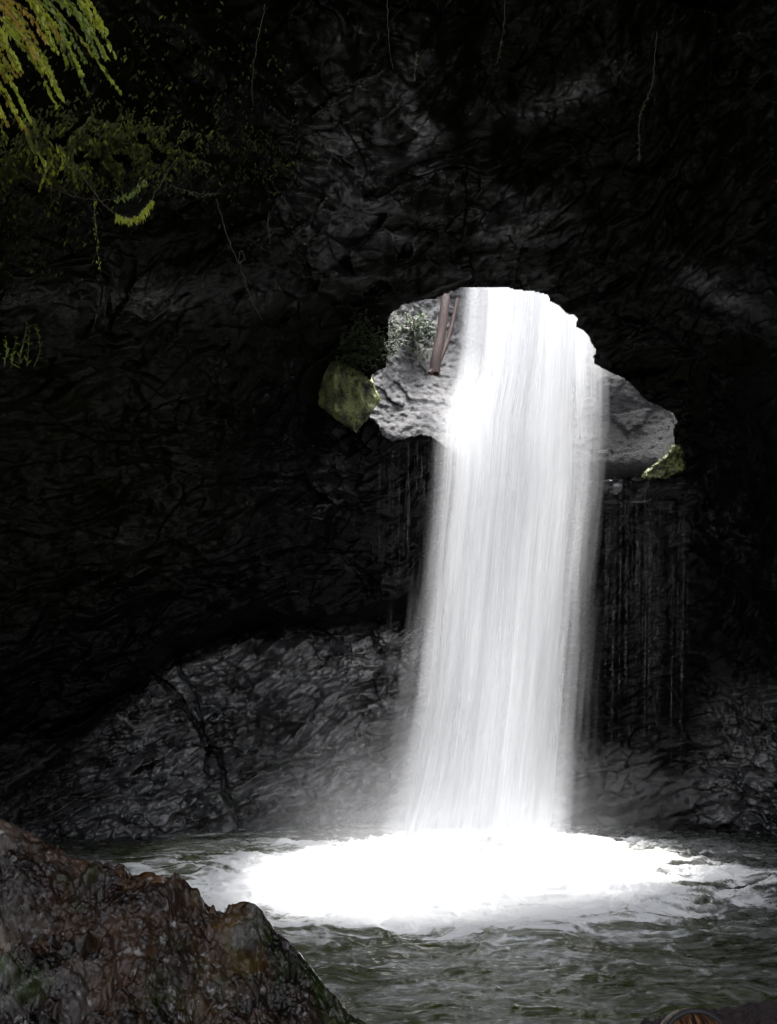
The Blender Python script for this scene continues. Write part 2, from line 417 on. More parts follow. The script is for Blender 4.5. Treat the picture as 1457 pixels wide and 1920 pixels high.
def gauss(cx, cy, sx, sy, rot=0):
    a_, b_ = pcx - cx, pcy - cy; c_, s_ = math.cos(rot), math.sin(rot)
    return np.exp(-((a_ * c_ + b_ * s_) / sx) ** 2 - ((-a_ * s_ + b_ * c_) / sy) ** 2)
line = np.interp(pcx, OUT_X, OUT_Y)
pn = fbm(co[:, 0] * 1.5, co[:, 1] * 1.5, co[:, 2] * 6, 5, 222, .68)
pale = sstep(-5, 40, pcy - line) * sstep(60, 330, pcx) * (pcx < 900) * .9 + .9 * sstep(1290, 1400, pcx) * sstep(1250, 1380, pcy) + .35 * sstep(1350, 1500, pcy)  # greyer outcrop rock, with its wet highlights painted into the colour
pale += .75 * gauss(760, 240, 110, 120, .3) * sstep(-.3, .4, pn) + .8 * gauss(880, 430, 170, 75) * sstep(-.2, .5, pn) + .9 * gauss(1070, 175, 90, 22, -.45) + .3 * gauss(640, 330, 110, 150) + .5 * gauss(1340, 540, 90, 22, .5) + .3 * gauss(650, 65, 60, 20)  # ceiling veins; the glossy sky sheen is painted in with them
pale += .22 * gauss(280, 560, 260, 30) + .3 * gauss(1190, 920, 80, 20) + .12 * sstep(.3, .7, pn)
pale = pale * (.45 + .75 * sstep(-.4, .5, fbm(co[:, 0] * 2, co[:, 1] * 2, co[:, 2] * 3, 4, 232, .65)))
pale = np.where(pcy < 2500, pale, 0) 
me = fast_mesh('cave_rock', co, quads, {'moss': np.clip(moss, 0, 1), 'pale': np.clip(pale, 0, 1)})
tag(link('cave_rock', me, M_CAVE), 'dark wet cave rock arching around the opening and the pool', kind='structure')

def cave_at(px, py, off=0.0):
    a, e = azel(px, py)
    i = int(np.argmin(abs(EL - e))); j = int(np.argmin(abs(AZ - a)))
    x, y, z = pdir(px, py); n = math.sqrt(x * x + y * y + z * z); r = RR[i, j] - off
    return Vector((float(x / n * r), float(y / n * r), float(CAMZ + z / n * r)))

# ------------------------------------------------------------------ the gorge seen through the opening
GP = [(640,790,13.9),(720,825,14.05),(830,836,14.15),(900,870,14.2),(1000,890,14.2),(1130,896,14.25),(1250,880,14.05),(1300,860,14.0),(720,900,14.6),(1000,960,14.8),(1250,950,14.6),
      (560,800,13.9),(560,640,14.2),(640,700,14.1),(660,640,14.4),(700,610,14.6),(740,700,14.9),(800,700,15.2),(820,750,14.8),(760,770,14.4),(870,750,15.2),(1000,750,15.4),
      (740,600,15.2),(820,600,15.8),(900,550,16.2),(1000,540,16.4),(1100,560,16.2),(1130,700,14.75),(1130,800,14.5),(1200,740,14.6),(1200,820,14.4),(1270,780,14.3),(1300,700,14.4),
      (600,300,15),(800,300,16.6),(1000,300,16.8),(1200,300,16.4),(1400,300,14.8),(600,0,15.4),(900,0,17),(1400,0,15),(600,-200,15.5),(1000,-200,17.2),(1400,-200,15.2),
      (400,700,13.6),(400,300,13.4),(400,-200,13.6),(1500,700,13.4),(1500,300,13.4),(1500,-200,13.6),(1500,950,14)]
gp, gv = [], []
for px, py, Y in GP: gp.append((px / 500, py / 500)); gv.append(Y)
gp = np.array(gp); GW = tps_fit(gp, np.array(gv))
gx = np.r_[np.arange(400, 560, 10), np.arange(560, 1320, 2.6), np.arange(1320, 1501, 10)]
gy = np.r_[np.arange(240, 520, 10), np.arange(520, 960, 2.6)]
PXg, PYg = np.meshgrid(gx, gy)
Yg = tps_eval(GW, gp, PXg / 500, PYg / 500)
def pix_surface(PXg, PYg, Yg):
    x, y, z = pdir(PXg, PYg); t_ = Yg / y
    return x * t_, Yg, CAMZ + z * t_
X, Y, Z = pix_surface(PXg, PYg, Yg)
wv = fbm(X, Y, Z, 3, 3)
f1, f2, cid = worley(X * 2.2 + wv, Y * 2.2, Z * 3 + wv, 7)
dg = 0.15 * fbm(X * 1.2, Y * 1.2, Z * 1.2, 3, 5) - 0.14 * (cid - .5) + .03 * (1 - sstep(0, .15, f2 - f1)) + 0.07 * ridged(X * 5, Y * 5, Z * 8, 4, 15, .65) + 0.07 * fbm(X * 13, Y * 13, Z * 15, 4, 25, .65)
rim_fade = sstep(0, 60, -(PYg - np.interp(PXg, [560,720,830,900,1130,1250], [790,825,836,870,896,880])))
dg = .6 * dg * (1 - .75 * sstep(1080, 1140, PXg)) * (0.45 + 0.55 * rim_fade)
X, Y, Z = pix_surface(PXg, PYg, Yg + dg)
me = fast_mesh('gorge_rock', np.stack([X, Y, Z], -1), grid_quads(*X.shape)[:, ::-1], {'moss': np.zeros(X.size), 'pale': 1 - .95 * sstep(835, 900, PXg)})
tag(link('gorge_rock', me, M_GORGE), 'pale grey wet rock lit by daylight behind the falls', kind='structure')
GYG = Yg + dg
def gorge_at(px, py, off=0.0):
    i = int(np.argmin(abs(gy - py))); j = int(np.argmin(abs(gx - px)))
    return P(px, py, GYG[i, j] - off)

# ------------------------------------------------------------------ ground bed and pool
def simple_grid(xs, ys, fn):
    Xg, Yg_ = np.meshgrid(xs, ys); return Xg, Yg_, fn(Xg, Yg_)
bed_mat = rock_mat('ground_mat', (0.03, 0.026, 0.022), (0.09, 0.08, 0.07), 0.4, 0.8)
gX, gY, gZ = simple_grid(np.linspace(-40, 40, 240), np.linspace(-40, 22, 260),
    lambda x, y: np.where(y > 2.3, -0.1 - 0.28 * np.clip(y - 2.8, -0.5, 4), 0.04 + 0.35 * np.clip(2.3 - y, 0, 2.6) + 1.1 * np.clip(-2.5 - y, 0, 7)) + 0.10 * fbm(x * .8, y * .8, x * 0, 4, 200))  # steep rise behind the camera is added, unseen, to block low sky light
me = fast_mesh('ground', np.stack([gX, gY, gZ], -1), grid_quads(*gX.shape), {'moss': np.zeros(gX.size)})
tag(link('ground', me, bed_mat), 'dark stony bank and bed under the pool, with an added light-blocking rise behind', kind='structure')

BASE = P(925, 1600, 12.75); BASE.z = 0
xs = np.r_[np.arange(-12, -4.6, .12), np.arange(-4.6, 5.6, 0.0125), np.arange(5.6, 12, .12)]
ys = np.r_[np.arange(2.0, 6.2, .08), np.arange(6.2, 9.5, 0.012), np.arange(9.5, 15.6, 0.018)]
WX, WY = np.meshgrid(xs, ys)
bx, by = BASE.x, 12.2
ddx, ddy = WX - bx, WY - by
rad = np.hypot(ddx, ddy * 1.25); ang = np.arctan2(ddy, ddx)
w1 = fbm(WX * .9, WY * .9, WX * 0, 4, 300, .6); w2 = fbm(WX * .9, WY * .9, WX * 0, 3, 310)
# churned surface; waves travel outwards and are drawn out sideways
Uw, Vw = WX + 0.55 * w1, WY + 0.45 * w2
near = np.exp(-(rad / 2.6) ** 2)
amp = 0.034 + 0.10 * np.exp(-(rad / 3.2) ** 2)
edge = sstep(2.3, 3.5, rad)
wave = ridged(Uw * 1.6, Vw * 3.4, WX * 0, 3, 320) * .4 + fbm(Uw * 4.2, Vw * 10, WX * 0, 4, 330, .62) * .8 + .08 * ridged(Uw * 8, Vw * 17, WX * 0, 3, 340)
WZ = amp * wave * (1 - 0.35 * sstep(13.3, 14.5, WY)) + 0.22 * np.exp(-(rad / 1.7) ** 2)
# foam cover
lr = np.where(ddx < 0, 3.6, 1.75)
ell = np.sqrt((ddx / lr) ** 2 + ((WY - 11.35) / np.where(WY < 11.35, 1.95, 1.75)) ** 2)
fn = fbm(Uw * 1.4, Vw * 2.6, WX * 0, 4, 350, .6)
streak = ridged(Uw * 1.7, Vw * 5.5, WX * 0, 5, 360, .62)
fine = ridged(Uw * 5.5 + w2, Vw * 14, WX * 0, 4, 370, .6)
core = sstep(1.22, 0.70, ell + 0.42 * fn - 0.22 * streak - .10 * fine)
arms = np.exp(-((WX - 3.6) / 1.5) ** 2 - ((WY - 10.9 - 0.25 * (WX - 3)) / .95) ** 2)
arms2 = np.exp(-((WX - 2.9) / 1.2) ** 2 - ((WY - 12.6) / .8) ** 2)
radst = ridged(ang * 9 + w1, rad * 1.1, WX * 0, 4, 380, .6)
wide = sstep(3.1, 1.0, ell) * (1 - .75 * sstep(3.2, 5.2, WX))
foam = core + arms * sstep(.0, .8, streak + fn * .6) * .7 + arms2 * sstep(.0, .7, radst) * .9
foam = foam + wide * (.22 * sstep(-.5, .9, fine * .6 + fn * .8) + .26 * sstep(-.1, .95, streak + .4 * fn))
foam = foam + .16 * sstep(.1, 1., fine * .8 + .5 * streak) * (0.4 + sstep(4.5, 1, WX))
foam = np.clip(foam, 0, 1)
WZ = WZ * 1.0
foam *= 1 - 0.8 * sstep(-2.6, -3.4, WX) * sstep(12.0, 12.8, WY)
WZ = WZ + 0.04 * core * fbm(Uw * 6, Vw * 9, WX * 0, 3, 390)
me = fast_mesh('pool_water', np.stack([WX, WY, WZ], -1), grid_quads(*WX.shape), {'foam': foam, 'darker': np.clip(sstep(2.0, 4.2, WX + .6 * w1) + .8 * sstep(-2.6, -3.6, WX) + .7 * sstep(13.2, 13.8, WY), 0, 1)})  # second mask darkens the water towards the right, left and back
m, t, b, out = mat('pool_water_mat')
fa = attr(t, 'foam')
vecw = objco(t, (1, 2.4, 1))
fa2 = math_n(t, 'MULTIPLY', noise_t(t, 9, 8, .65, vecw, .8), 0.5)
fa3 = math_n(t, 'ADD', fa, math_n(t, 'SUBTRACT', fa2, 0.25), True)
ff = ramp(t, fa3, [(0.0, 0), (0.35, .22), (0.75, 1)])
wc = mixc(t, noise_t(t, 1.2, 5), (0.026, 0.034, 0.005), (0.066, 0.076, 0.018))
wc = mixc(t, attr(t, 'darker'), wc, (0.007, 0.009, 0.005))
t.links.new(mixc(t, ff, wc, (0.86, 0.87, 0.88)), b.inputs['Base Color'])
t.links.new(ramp(t, ff, [(0, .12), (1, .7)]), b.inputs['Roughness'])
b.inputs['IOR'].default_value = 1.333
p_ = bump(t, b, noise_t(t, 7, 5, .55, vecw, .5), .2, .04)
M_WATER = m
tag(link('pool_water', me, M_WATER), 'churning green plunge pool with white froth below the falls', kind='structure')

# froth thrown up where the column lands: heaped lumps, dense in the middle
m, t, b, out = mat('froth_mat'); b.inputs['Base Color'].default_value = (.88, .89, .9, 1); b.inputs['Roughness'].default_value = .8
fa = attr(t, 'dens'); tr = N(t, 'ShaderNodeBsdfTransparent'); mx = N(t, 'ShaderNodeMixShader')
al = ramp(t, math_n(t, 'ADD', fa, math_n(t, 'MULTIPLY', math_n(t, 'SUBTRACT', noise_t(t, 10, 6, .6), .5), .9), True), [(.25, 0), (.8, 1)])
t.links.new(al, mx.inputs[0]); t.links.new(tr.outputs[0], mx.inputs[1]); t.links.new(b.outputs[0], mx.inputs[2]); t.links.new(mx.outputs[0], out.inputs[0])
M_FROTH = m
th = np.linspace(0, 2 * np.pi, 360); rr_ = np.linspace(0.02, 1, 110) ** .8
TH, RQ = np.meshgrid(th, rr_)
FX = bx - .1 + RQ * 2.6 * np.cos(TH) + .15 * fbm(TH * 3, RQ * 3, RQ * 0, 3, 5) * RQ; FY = 12.35 + RQ * 1.25 * np.sin(TH)
lump = np.abs(fbm(FX * 2.2, FY * 2.2, FX * 0, 5, 400, .6))
FZ = -0.05 + (1 - RQ ** 1.6) * (0.14 + 0.5 * lump) + .05 * fbm(FX * 9, FY * 9, FX * 0, 3, 410)
me = fast_mesh('froth', np.stack([FX, FY, FZ], -1), grid_quads(*FX.shape), {'dens': np.clip(1.25 * (1 - RQ ** 2), 0, 1)})
tag(link('froth', me, M_FROTH), 'heaped white froth where the falling water lands', 'foam', kind='stuff')

# ------------------------------------------------------------------ the waterfall
m, t, b, out = mat('falling_water_mat'); t.nodes.remove(b)
ge = N(t, 'ShaderNodeNewGeometry'); va = N(t, 'ShaderNodeVectorMath', operation='ADD'); va.inputs[1].default_value = (0, 0, .9); t.links.new(ge.outputs['Normal'], va.inputs[0])
vn = N(t, 'ShaderNodeVectorMath', operation='NORMALIZE'); t.links.new(va.outputs[0], vn.inputs[0])
df = N(t, 'ShaderNodeBsdfDiffuse', Color=(.90, .91, .93, 1)); tl = N(t, 'ShaderNodeBsdfTranslucent', Color=(.90, .91, .93, 1)); tr = N(t, 'ShaderNodeBsdfTransparent')
t.links.new(vn.outputs[0], df.inputs['Normal']); m1 = N(t, 'ShaderNodeMixShader'); m1.inputs[0].default_value = .5; t.links.new(df.outputs[0], m1.inputs[1]); t.links.new(tl.outputs[0], m1.inputs[2])
m2 = N(t, 'ShaderNodeMixShader'); t.links.new(attr(t, 'dens'), m2.inputs[0]); t.links.new(tr.outputs[0], m2.inputs[1]); t.links.new(m1.outputs[0], m2.inputs[2]); t.links.new(m2.outputs[0], out.inputs[0])
M_FALL = m
YF = 12.95
L_PY = [-600, 300, 545, 600, 700, 760, 800, 900, 1100, 1300, 1450, 1540, 1610]
L_PX = [895, 875, 856, 850, 838, 824, 814, 808, 788, 766, 736, 712, 698]
R_PY = [-600, 300, 545, 640, 700, 800, 900, 1100, 1300, 1450, 1610]
R_PX = [1085, 1110, 1122, 1126, 1126, 1128, 1124, 1102, 1084, 1074, 1068]
py_s = np.concatenate([np.linspace(-380, 500, 40), np.linspace(510, 1615, 190)])
def fall_sheet(k, nu, spread=1.0, yoff=0.0, thick=0.0, seed=0, base=.5, sharp=1.0, u0=0.0, u1=1.0, top=None, edge=.12):
    u = np.linspace(u0, u1, nu); U, PYs = np.meshgrid(u, py_s)
    l = np.interp(PYs, L_PY, L_PX); r_ = np.interp(PYs, R_PY, R_PX); c = (l + r_) / 2; hw = (r_ - l) / 2 * spread
    px = c + (2 * U - 1) * hw
    x, y, z = pdir(px, PYs); tt = YF / y
    X, Z = x * tt, CAMZ + z * tt
    v = Z * .16
    Ug = U; U = U + .05 * fbm(U * 3, v * 1.2, U * 0, 2, 540 + seed) + (((seed * 37) % 7) - 3) * .012 * v
    fold = fbm(U * 9 + seed, v * .8, U * 0 + seed, 3, 500 + seed)
    Yy = YF + yoff + thick * np.sin(U * np.pi) * -1 + .10 * fold - 0.35 * sstep(7, 0, Z)
    # clumps and threads of water drawn out along the fall
    s1 = fbm(U * 8, v * 1.3, U * 0 + seed * .35, 3, 510, .6); s2 = fbm(U * 45, v * 3.0, U * 0, 3, 520 + seed, .6)
    s3 = fbm(U * 130, v * 4.5, U * 0, 2, 530 + seed)
    st = .75 * s1 + .30 * s2 + .08 * s3; U = Ug
    edge = edge * (.4 + .6 * sstep(7.2, 4.5, Z))
    ed = sstep(0, edge, np.minimum(U, 1 - U) + .035 * s2)
    dens = np.clip(base + sharp * st, 0, 1) * ed * (1 - .5 * sstep(.5, 0, Z))
    ul = np.clip(U, 0, 1)
    thin = 1 - .80 * sstep(5.6, 6.7, Z) * sstep(.46, .08, ul) - .25 * sstep(3.5, 5, Z) * sstep(.12, 0, ul)
    dens = dens * thin
    if spread > 1.15: dens = dens * (1 - .65 * sstep(.7, .95, ul))
    return X, Yy, Z, np.clip(dens, 0, 1)
wf = empty('waterfall', BASE)
tag(wf, 'tall white waterfall pouring through the hole in the cave roof', 'waterfall')
def build_sheets(name, specs):
    V, Q, D, nb_ = [], [], [], 0
    for s in specs:
        X, Y_, Z, d_ = fall_sheet(**s)
        V.append(np.stack([X, Y_, Z], -1).reshape(-1, 3)); Q.append(grid_quads(*X.shape) + nb_); D.append(d_.ravel()); nb_ += X.size
    return link(name, fast_mesh(name, np.vstack(V), np.vstack(Q), {'dens': np.concatenate(D)}), M_FALL, wf)
build_sheets('water_column', [
    dict(k=0, nu=320, yoff=0.0, thick=.30, seed=1, base=.66, sharp=.75, edge=.34),
    dict(k=1, nu=260, yoff=.12, thick=.05, seed=2, base=.55, sharp=.7, edge=.34, spread=1.08),
    dict(k=2, nu=260, yoff=.25, thick=-.20, seed=3, base=.6, sharp=.6, edge=.3, spread=1.0)])
build_sheets('water_threads', [
    dict(k=3, nu=420, yoff=-.10, thick=.34, seed=14, base=.04, sharp=.7, spread=1.12, edge=.26),
    dict(k=4, nu=420, yoff=.05, thick=.2, seed=15, base=-.03, sharp=.7, spread=1.3, edge=.3)])
build_sheets('spray_veil', [dict(k=5, nu=300, yoff=.1, thick=.1, seed=26, base=-.02, sharp=.42, spread=1.45, edge=.3)])

# threads of drip water right of the falls and below the left lip
def drips(name, label, spans, n, seed, Y0):
    rg = np.random.default_rng(seed); paths = []
    for i in range(n):
        px = rg.uniform(*spans[0]); py0 = spans[1] + rg.uniform(-6, 25); py1 = rg.uniform(*spans[2])
        p0 = P(px, py0, Y0); p1 = P(px - rg.uniform(-3, 8), py1, Y0 - .15); r0 = rg.uniform(.0012, .0035)
        paths.append(([p0, p0.lerp(p1, .35) + Vector((0.01, 0, 0)), p0.lerp(p1, .7), p1], [r0 * .3, r0, r0, r0 * .3]))
    V, Q = tube_mesh(paths, 4)
    return tag(link(name, fast_mesh(name, np.array(V), np.array(Q)), M_DRIP), label, 'dripping water')
m, t, b, out = mat('drip_mat'); b.inputs['Base Color'].default_value = (.3, .3, .31, 1); b.inputs['Roughness'].default_value = .4
tr = N(t, 'ShaderNodeBsdfTransparent'); mx = N(t, 'ShaderNodeMixShader')
t.links.new(ramp(t, noise_t(t, 3, 4, .6, objco(t, (30, 1, 1))), [(.42, 0), (.7, .28)]), mx.inputs[0]); t.links.new(tr.outputs[0], mx.inputs[1]); t.links.new(b.outputs[0], mx.inputs[2]); t.links.new(mx.outputs[0], out.inputs[0]); M_DRIP = m
drips('drip_curtain', 'thin threads of water dripping off the ledge right of the falls', ((1135, 1290), 890, (1150, 1560)), 60, 3, 13.75)
drips('drip_curtain', 'thin threads of water dripping below the pale lip left of the falls', ((700, 830), 825, (900, 1150)), 26, 4, 13.85)

# mist over the landing water
bm = bmesh.new(); bmesh.ops.create_icosphere(bm, subdivisions=4, radius=1.0)
me = bpy.data.meshes.new('mist'); bm.to_mesh(me); bm.free()
m, t, b, out = mat('mist_mat'); t.nodes.remove(b)
tc = N(t, 'ShaderNodeTexCoord'); ln = N(t, 'ShaderNodeVectorMath', operation='LENGTH'); t.links.new(tc.outputs['Object'], ln.inputs[0])
fall = ramp(t, ln.outputs['Value'], [(0, 1), (.25, .6), (.5, .22), (.75, .05), (1, 0)])
dn = math_n(t, 'MULTIPLY', math_n(t, 'MULTIPLY', fall, ramp(t, noise_t(t, 1.6, 4), [(.3, .4), (.7, 1.2)])), 0.33)
pv = N(t, 'ShaderNodeVolumePrincipled'); pv.inputs['Color'].default_value = (.97, .97, 1, 1); pv.inputs['Anisotropy'].default_value = 0.2
t.links.new(dn, pv.inputs['Density']); t.links.new(pv.outputs[0], out.inputs['Volume'])
mo = link('mist', me, m); mo.location = (BASE.x - .8, 12.3, .0); mo.scale = (3.5, 2.1, 1.9)
m2_ = mo.copy(); m2_.name = 'mist'; col.objects.link(m2_); q_ = P(838, 765, 13.7); m2_.location = q_; m2_.scale = (.75, .45, .5)
tag(m2_, 'faint spray where the falls brush the pale left ledge', 'mist', kind='stuff')
tag(mo, 'white mist hanging low around the foot of the falls', 'mist', kind='stuff')

# ------------------------------------------------------------------ foreground boulder
SX = [-700, -200, 0, 60, 95, 130, 165, 240, 262, 300, 330, 348, 375, 405, 430, 455, 480, 492, 520, 560, 590, 610, 640, 680, 720, 800, 900]
SY = [1450, 1500, 1532, 1552, 1572, 1596, 1606, 1622, 1617, 1614, 1626, 1644, 1660, 1688, 1690, 1688, 1695, 1706, 1748, 1776, 1812, 1836, 1868, 1898, 1935, 2040, 2200]
YR = 4.0
rx = np.array([P(a, b_, YR).x for a, b_ in zip(SX, SY)]); rz = np.array([P(a, b_, YR).z for a, b_ in zip(SX, SY)])
xs = np.arange(-3.0, 0.60, .0043); ts = np.r_[np.linspace(0, .78, 420), np.linspace(.785, 1, 90)]
Xb, Tb = np.meshgrid(xs, ts)
ridge = np.interp(Xb, rx, rz)
# profile: t 0..0.78 front slope (towards the viewer), the rest falls away behind into the pool
yb = np.where(Tb < .78, YR - 1.9 + 1.9 * (Tb / .78), YR + .9 * ((Tb - .78) / .22))
fr_ = (YR - yb)
zb = ridge - np.where(Tb < .78, .48 * fr_ + .14 * fr_ ** 2 + .03 * np.sqrt(np.abs(fr_)), 2.6 * ((Tb - .78) / .22) ** 1.6)
# knobbly conglomerate: rounded cobbles set in rough matrix
wv = fbm(Xb * 3, yb * 3, zb * 3, 3, 600)
c1 = worley(Xb * 6.5 + wv * .7, yb * 6.5, zb * 6.5 + wv * .7, 610); c2 = worley(Xb * 17 + wv, yb * 17, zb * 17, 620); c3 = worley(Xb * 42, yb * 42, zb * 42, 630)
peb1 = np.sqrt(np.clip(1 - (c1[0] / .62) ** 2, 0, 1)) * (c1[2] > .45); peb2 = np.sqrt(np.clip(1 - (c2[0] / .6) ** 2, 0, 1)) * (c2[2] > .35); peb3 = np.sqrt(np.clip(1 - (c3[0] / .6) ** 2, 0, 1)) * (c3[2] > .3)
disp = .10 * fbm(Xb * 2.2, yb * 2.2, zb * 2.2, 3, 640) + .036 * peb1 + .022 * peb2 + .009 * peb3 + .035 * fbm(Xb * 9, yb * 9, zb * 9, 5, 650, .68) + .012 * fbm(Xb * 40, yb * 40, zb * 40, 3, 665, .7)
disp -= .045 * sstep(.45, .15, c1[0]) * (c1[2] < .4) + .022 * sstep(.4, .12, c2[0]) * (c2[2] < .3)
k_ = sstep(0, .15, np.abs(Tb - .78)) * .5 + .5
zb2 = zb + disp * k_ - .02 - .05 * sstep(.15, .5, fbm(Xb * 9, yb * 9, zb * 9, 3, 670, .6)); yb2 = yb - disp * .6
me = fast_mesh('boulder', np.stack([Xb, yb2, zb2], -1), grid_quads(*Xb.shape), {'peb': np.clip(peb1 * .8 + peb2 * .7, 0, 1), 'cid': c2[2], 'low': np.clip(sstep(-.75, -1.35, Xb + .9 * (yb - 3.2) * .9) + .5 * sstep(.1, .5, fbm(Xb * 2.5, yb * 2.5, zb * 2.5, 3, 680)), 0, 1)})
m, t, b, out = mat('boulder_mat')
n1 = noise_t(t, 3.2, 10, .65, None, .6); n2 = noise_t(t, 14, 10, .7); n3 = noise_t(t, 60, 6, .7)
c = mixc(t, ramp(t, math_n(t, 'ADD', math_n(t, 'MULTIPLY', n1, .5), math_n(t, 'MULTIPLY', n2, .5)), [(.44, 0), (.57, 1)]), (0.003, 0.002, 0.0012), (0.044, 0.020, 0.008))
c = mixc(t, ramp(t, noise_t(t, 5, 8, .6), [(.55, 0), (.68, .8)]), c, (0.13, 0.062, 0.014))
c = mixc(t, ramp(t, attr(t, 'peb'), [(.25, 0), (.7, .8)]), c, mixc(t, attr(t, 'cid'), (0.002, 0.0015, 0.0015), (0.018, 0.008, 0.006)))
lich = math_n(t, 'MULTIPLY', ramp(t, math_n(t, 'ADD', math_n(t, 'MULTIPLY', n1, .5), math_n(t, 'MULTIPLY', n2, .5)), [(.45, 0), (.53, 1)]), math_n(t, 'ADD', math_n(t, 'MULTIPLY', attr(t, 'low'), 1.2), .03, True))
c = mixc(t, lich, c, mixc(t, n3, (0.05, 0.05, 0.045), (0.40, 0.40, 0.38)))
painted_glint = math_n(t, 'MULTIPLY', ramp(t, noise_t(t, 85, 3, .6), [(.58, 0), (.70, 1)]), ramp(t, noise_t(t, 7, 4, .6), [(.4, .15), (.6, 1)]))
c = mixc(t, painted_glint, c, (.26, .25, .24))  # wet sparkles painted on as small whitish specks
mossf = math_n(t, 'MULTIPLY', ramp(t, noise_t(t, 6.5, 10, .72), [(.55, 0), (.62, 1)]), math_n(t, 'ADD', math_n(t, 'MULTIPLY', attr(t, 'low'), .75), .25, True))
c = mixc(t, mossf, c, mixc(t, n3, (0.01, 0.03, 0.003), (0.05, 0.10, 0.008)))
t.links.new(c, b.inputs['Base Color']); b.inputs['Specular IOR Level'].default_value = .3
rg_ = ramp(t, n2, [(.35, .05), (.7, .22)]); t.links.new(mixc(t, lich, rg_, (.6, .6, .6)), b.inputs['Roughness'])
p_ = bump(t, b, noise_t(t, 40, 8, .7), .6, .02); bump(t, b, noise_t(t, 110, 4, .6), .8, .008, p_)
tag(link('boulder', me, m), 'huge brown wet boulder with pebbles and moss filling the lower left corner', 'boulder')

# small dark bank at the lower right corner
xs = np.arange(1.0, 3.4, .0055); ts = np.linspace(0, 1, 300)
Xk, Tk = np.meshgrid(xs, ts)
top_z = np.interp(Xk, [P(a, b_, 4.6).x for a, b_ in [(1130,1950),(1230,1912),(1330,1898),(1380,1888),(1457,1880),(1700,1840)]], [P(a, b_, 4.6).z for a, b_ in [(1130,1950),(1230,1912),(1330,1898),(1380,1888),(1457,1880),(1700,1840)]])
yk = 3.5 + 1.6 * Tk; zk = top_z - .25 * np.clip(4.6 - yk, 0, 2) - 2.4 * np.clip(yk - 4.6, 0, 1) ** 1.4 * 2
c2 = worley(Xk * 22, yk * 22, zk * 22, 720)
disp = .05 * fbm(Xk * 4, yk * 4, zk * 4, 4, 700) + .02 * np.sqrt(np.clip(1 - (c2[0] / .6) ** 2, 0, 1)) + .012 * ridged(Xk * 18, yk * 18, zk * 18, 3, 710)
me = fast_mesh('rock', np.stack([Xk, yk, zk + disp], -1), grid_quads(*Xk.shape), {'moss': np.zeros(Xk.size)})
tag(link('rock', me, rock_mat('bank_rock_mat', (.02, .014, .014), (.09, .065, .065), .12, .4, bscale=6, strength=.8)), 'low dark wet pebbly rock behind the head at lower right', 'rock')

# ------------------------------------------------------------------ small rocks at the opening's lip
def hull_rock(pts, amp, seed=0, scale=6.0):
    bm = bmesh.new()
    for p in pts: bm.verts.new(p)
    bmesh.ops.convex_hull(bm, input=bm.verts[:]); loose = [v for v in bm.verts if not v.link_faces]
    bmesh.ops.delete(bm, geom=loose, context='VERTS'); bmesh.ops.triangulate(bm, faces=bm.faces[:])
    for _ in range(5): bmesh.ops.subdivide_edges(bm, edges=bm.edges[:], cuts=1, use_grid_fill=True)
    for _ in range(0): bmesh.ops.smooth_vert(bm, verts=bm.verts[:], factor=.5, use_axis_x=True, use_axis_y=True, use_axis_z=True)
    bmesh.ops.recalc_face_normals(bm, faces=bm.faces[:]); bm.normal_update()
    offs = [v.normal * mnoise.fractal(v.co * scale + Vector((seed,) * 3), .9, 2.1, 6) * amp for v in bm.verts]
    for v, o_ in zip(bm.verts, offs): v.co += o_
    me = bpy.data.meshes.new('rock'); bm.to_mesh(me); bm.free(); return me
def scatter_leaves(me, n, L, W, seed, filt=None, up=.4):
    rg = random.Random(seed); out = []; polys = me.polygons
    ar = [p.area for p in polys]; ch = rg.choices(range(len(polys)), weights=ar, k=n)
    for k in ch:
        p = polys[k]; c_ = p.center.copy(); nn = p.normal.copy()
        if filt and not filt(c_, nn): continue
        d_ = (nn * rg.uniform(.2, 1) + Vector((rg.uniform(-1, 1), rg.uniform(-1, 1), rg.uniform(-1, .4))) * .8)
        out.append((c_, d_, nn, L * rg.uniform(.5, 1.3), W * rg.uniform(.6, 1.2)))
    return leaves_mesh('moss', out)
m, t, b, _ = mat('mossy_rock_mat')
n_ = noise_t(t, 6, 9, .65)
c = mixc(t, ramp(t, n_, [(.4, 0), (.55, 1)]), (0.014, 0.016, 0.009), (0.14, 0.155, 0.045)); c = mixc(t, ramp(t, noise_t(t, 16, 6), [(.62, 0), (.68, 1)]), c, (.10, .105, .08))
t.links.new(c, b.inputs['Base Color']); b.inputs['Roughness'].default_value = .65; bump(t, b, noise_t(t, 30, 8, .65), .8, .03); M_MROCK = m
bl = empty('mossy_boulder', P(645, 790, 13.5)); tag(bl, 'pointed green mossy boulder perched at the left edge of the opening', 'boulder')
YB = 13.35
pts = [P(600,634,YB+.05), P(618,638,YB+.35), P(582,715,YB), P(588,752,YB+.05), P(628,768,YB-.2), P(626,690,YB-.28), P(700,718,YB-.02), P(712,748,YB+.15), P(694,772,YB-.05), P(668,812,YB+.25), P(690,702,YB+.5), P(600,700,YB+.7), P(612,760,YB+.7)]
me = hull_rock(pts, .028, 3, 9.0); rk = link('rock', me, M_MROCK, bl)
mm = scatter_leaves(me, 1500, .035, .014, 5, lambda c_, nn: mnoise.noise(c_ * 5) > -.25)
link('moss', mm, M_MOSS, bl)
lr_ = empty('mossy_ledge_rock', P(1252, 880, 14.0)); tag(lr_, 'small knobbly rock with moss at the right corner of the opening', 'rock')
me = hull_rock([P(1205,893,13.9),P(1228,872,13.85),P(1256,858,13.75),P(1272,836,13.7),P(1284,872,13.75),P(1262,892,13.8),P(1240,893,14.1),P(1275,850,14.2),P(1250,862,14.2)], .08, 9, 7)
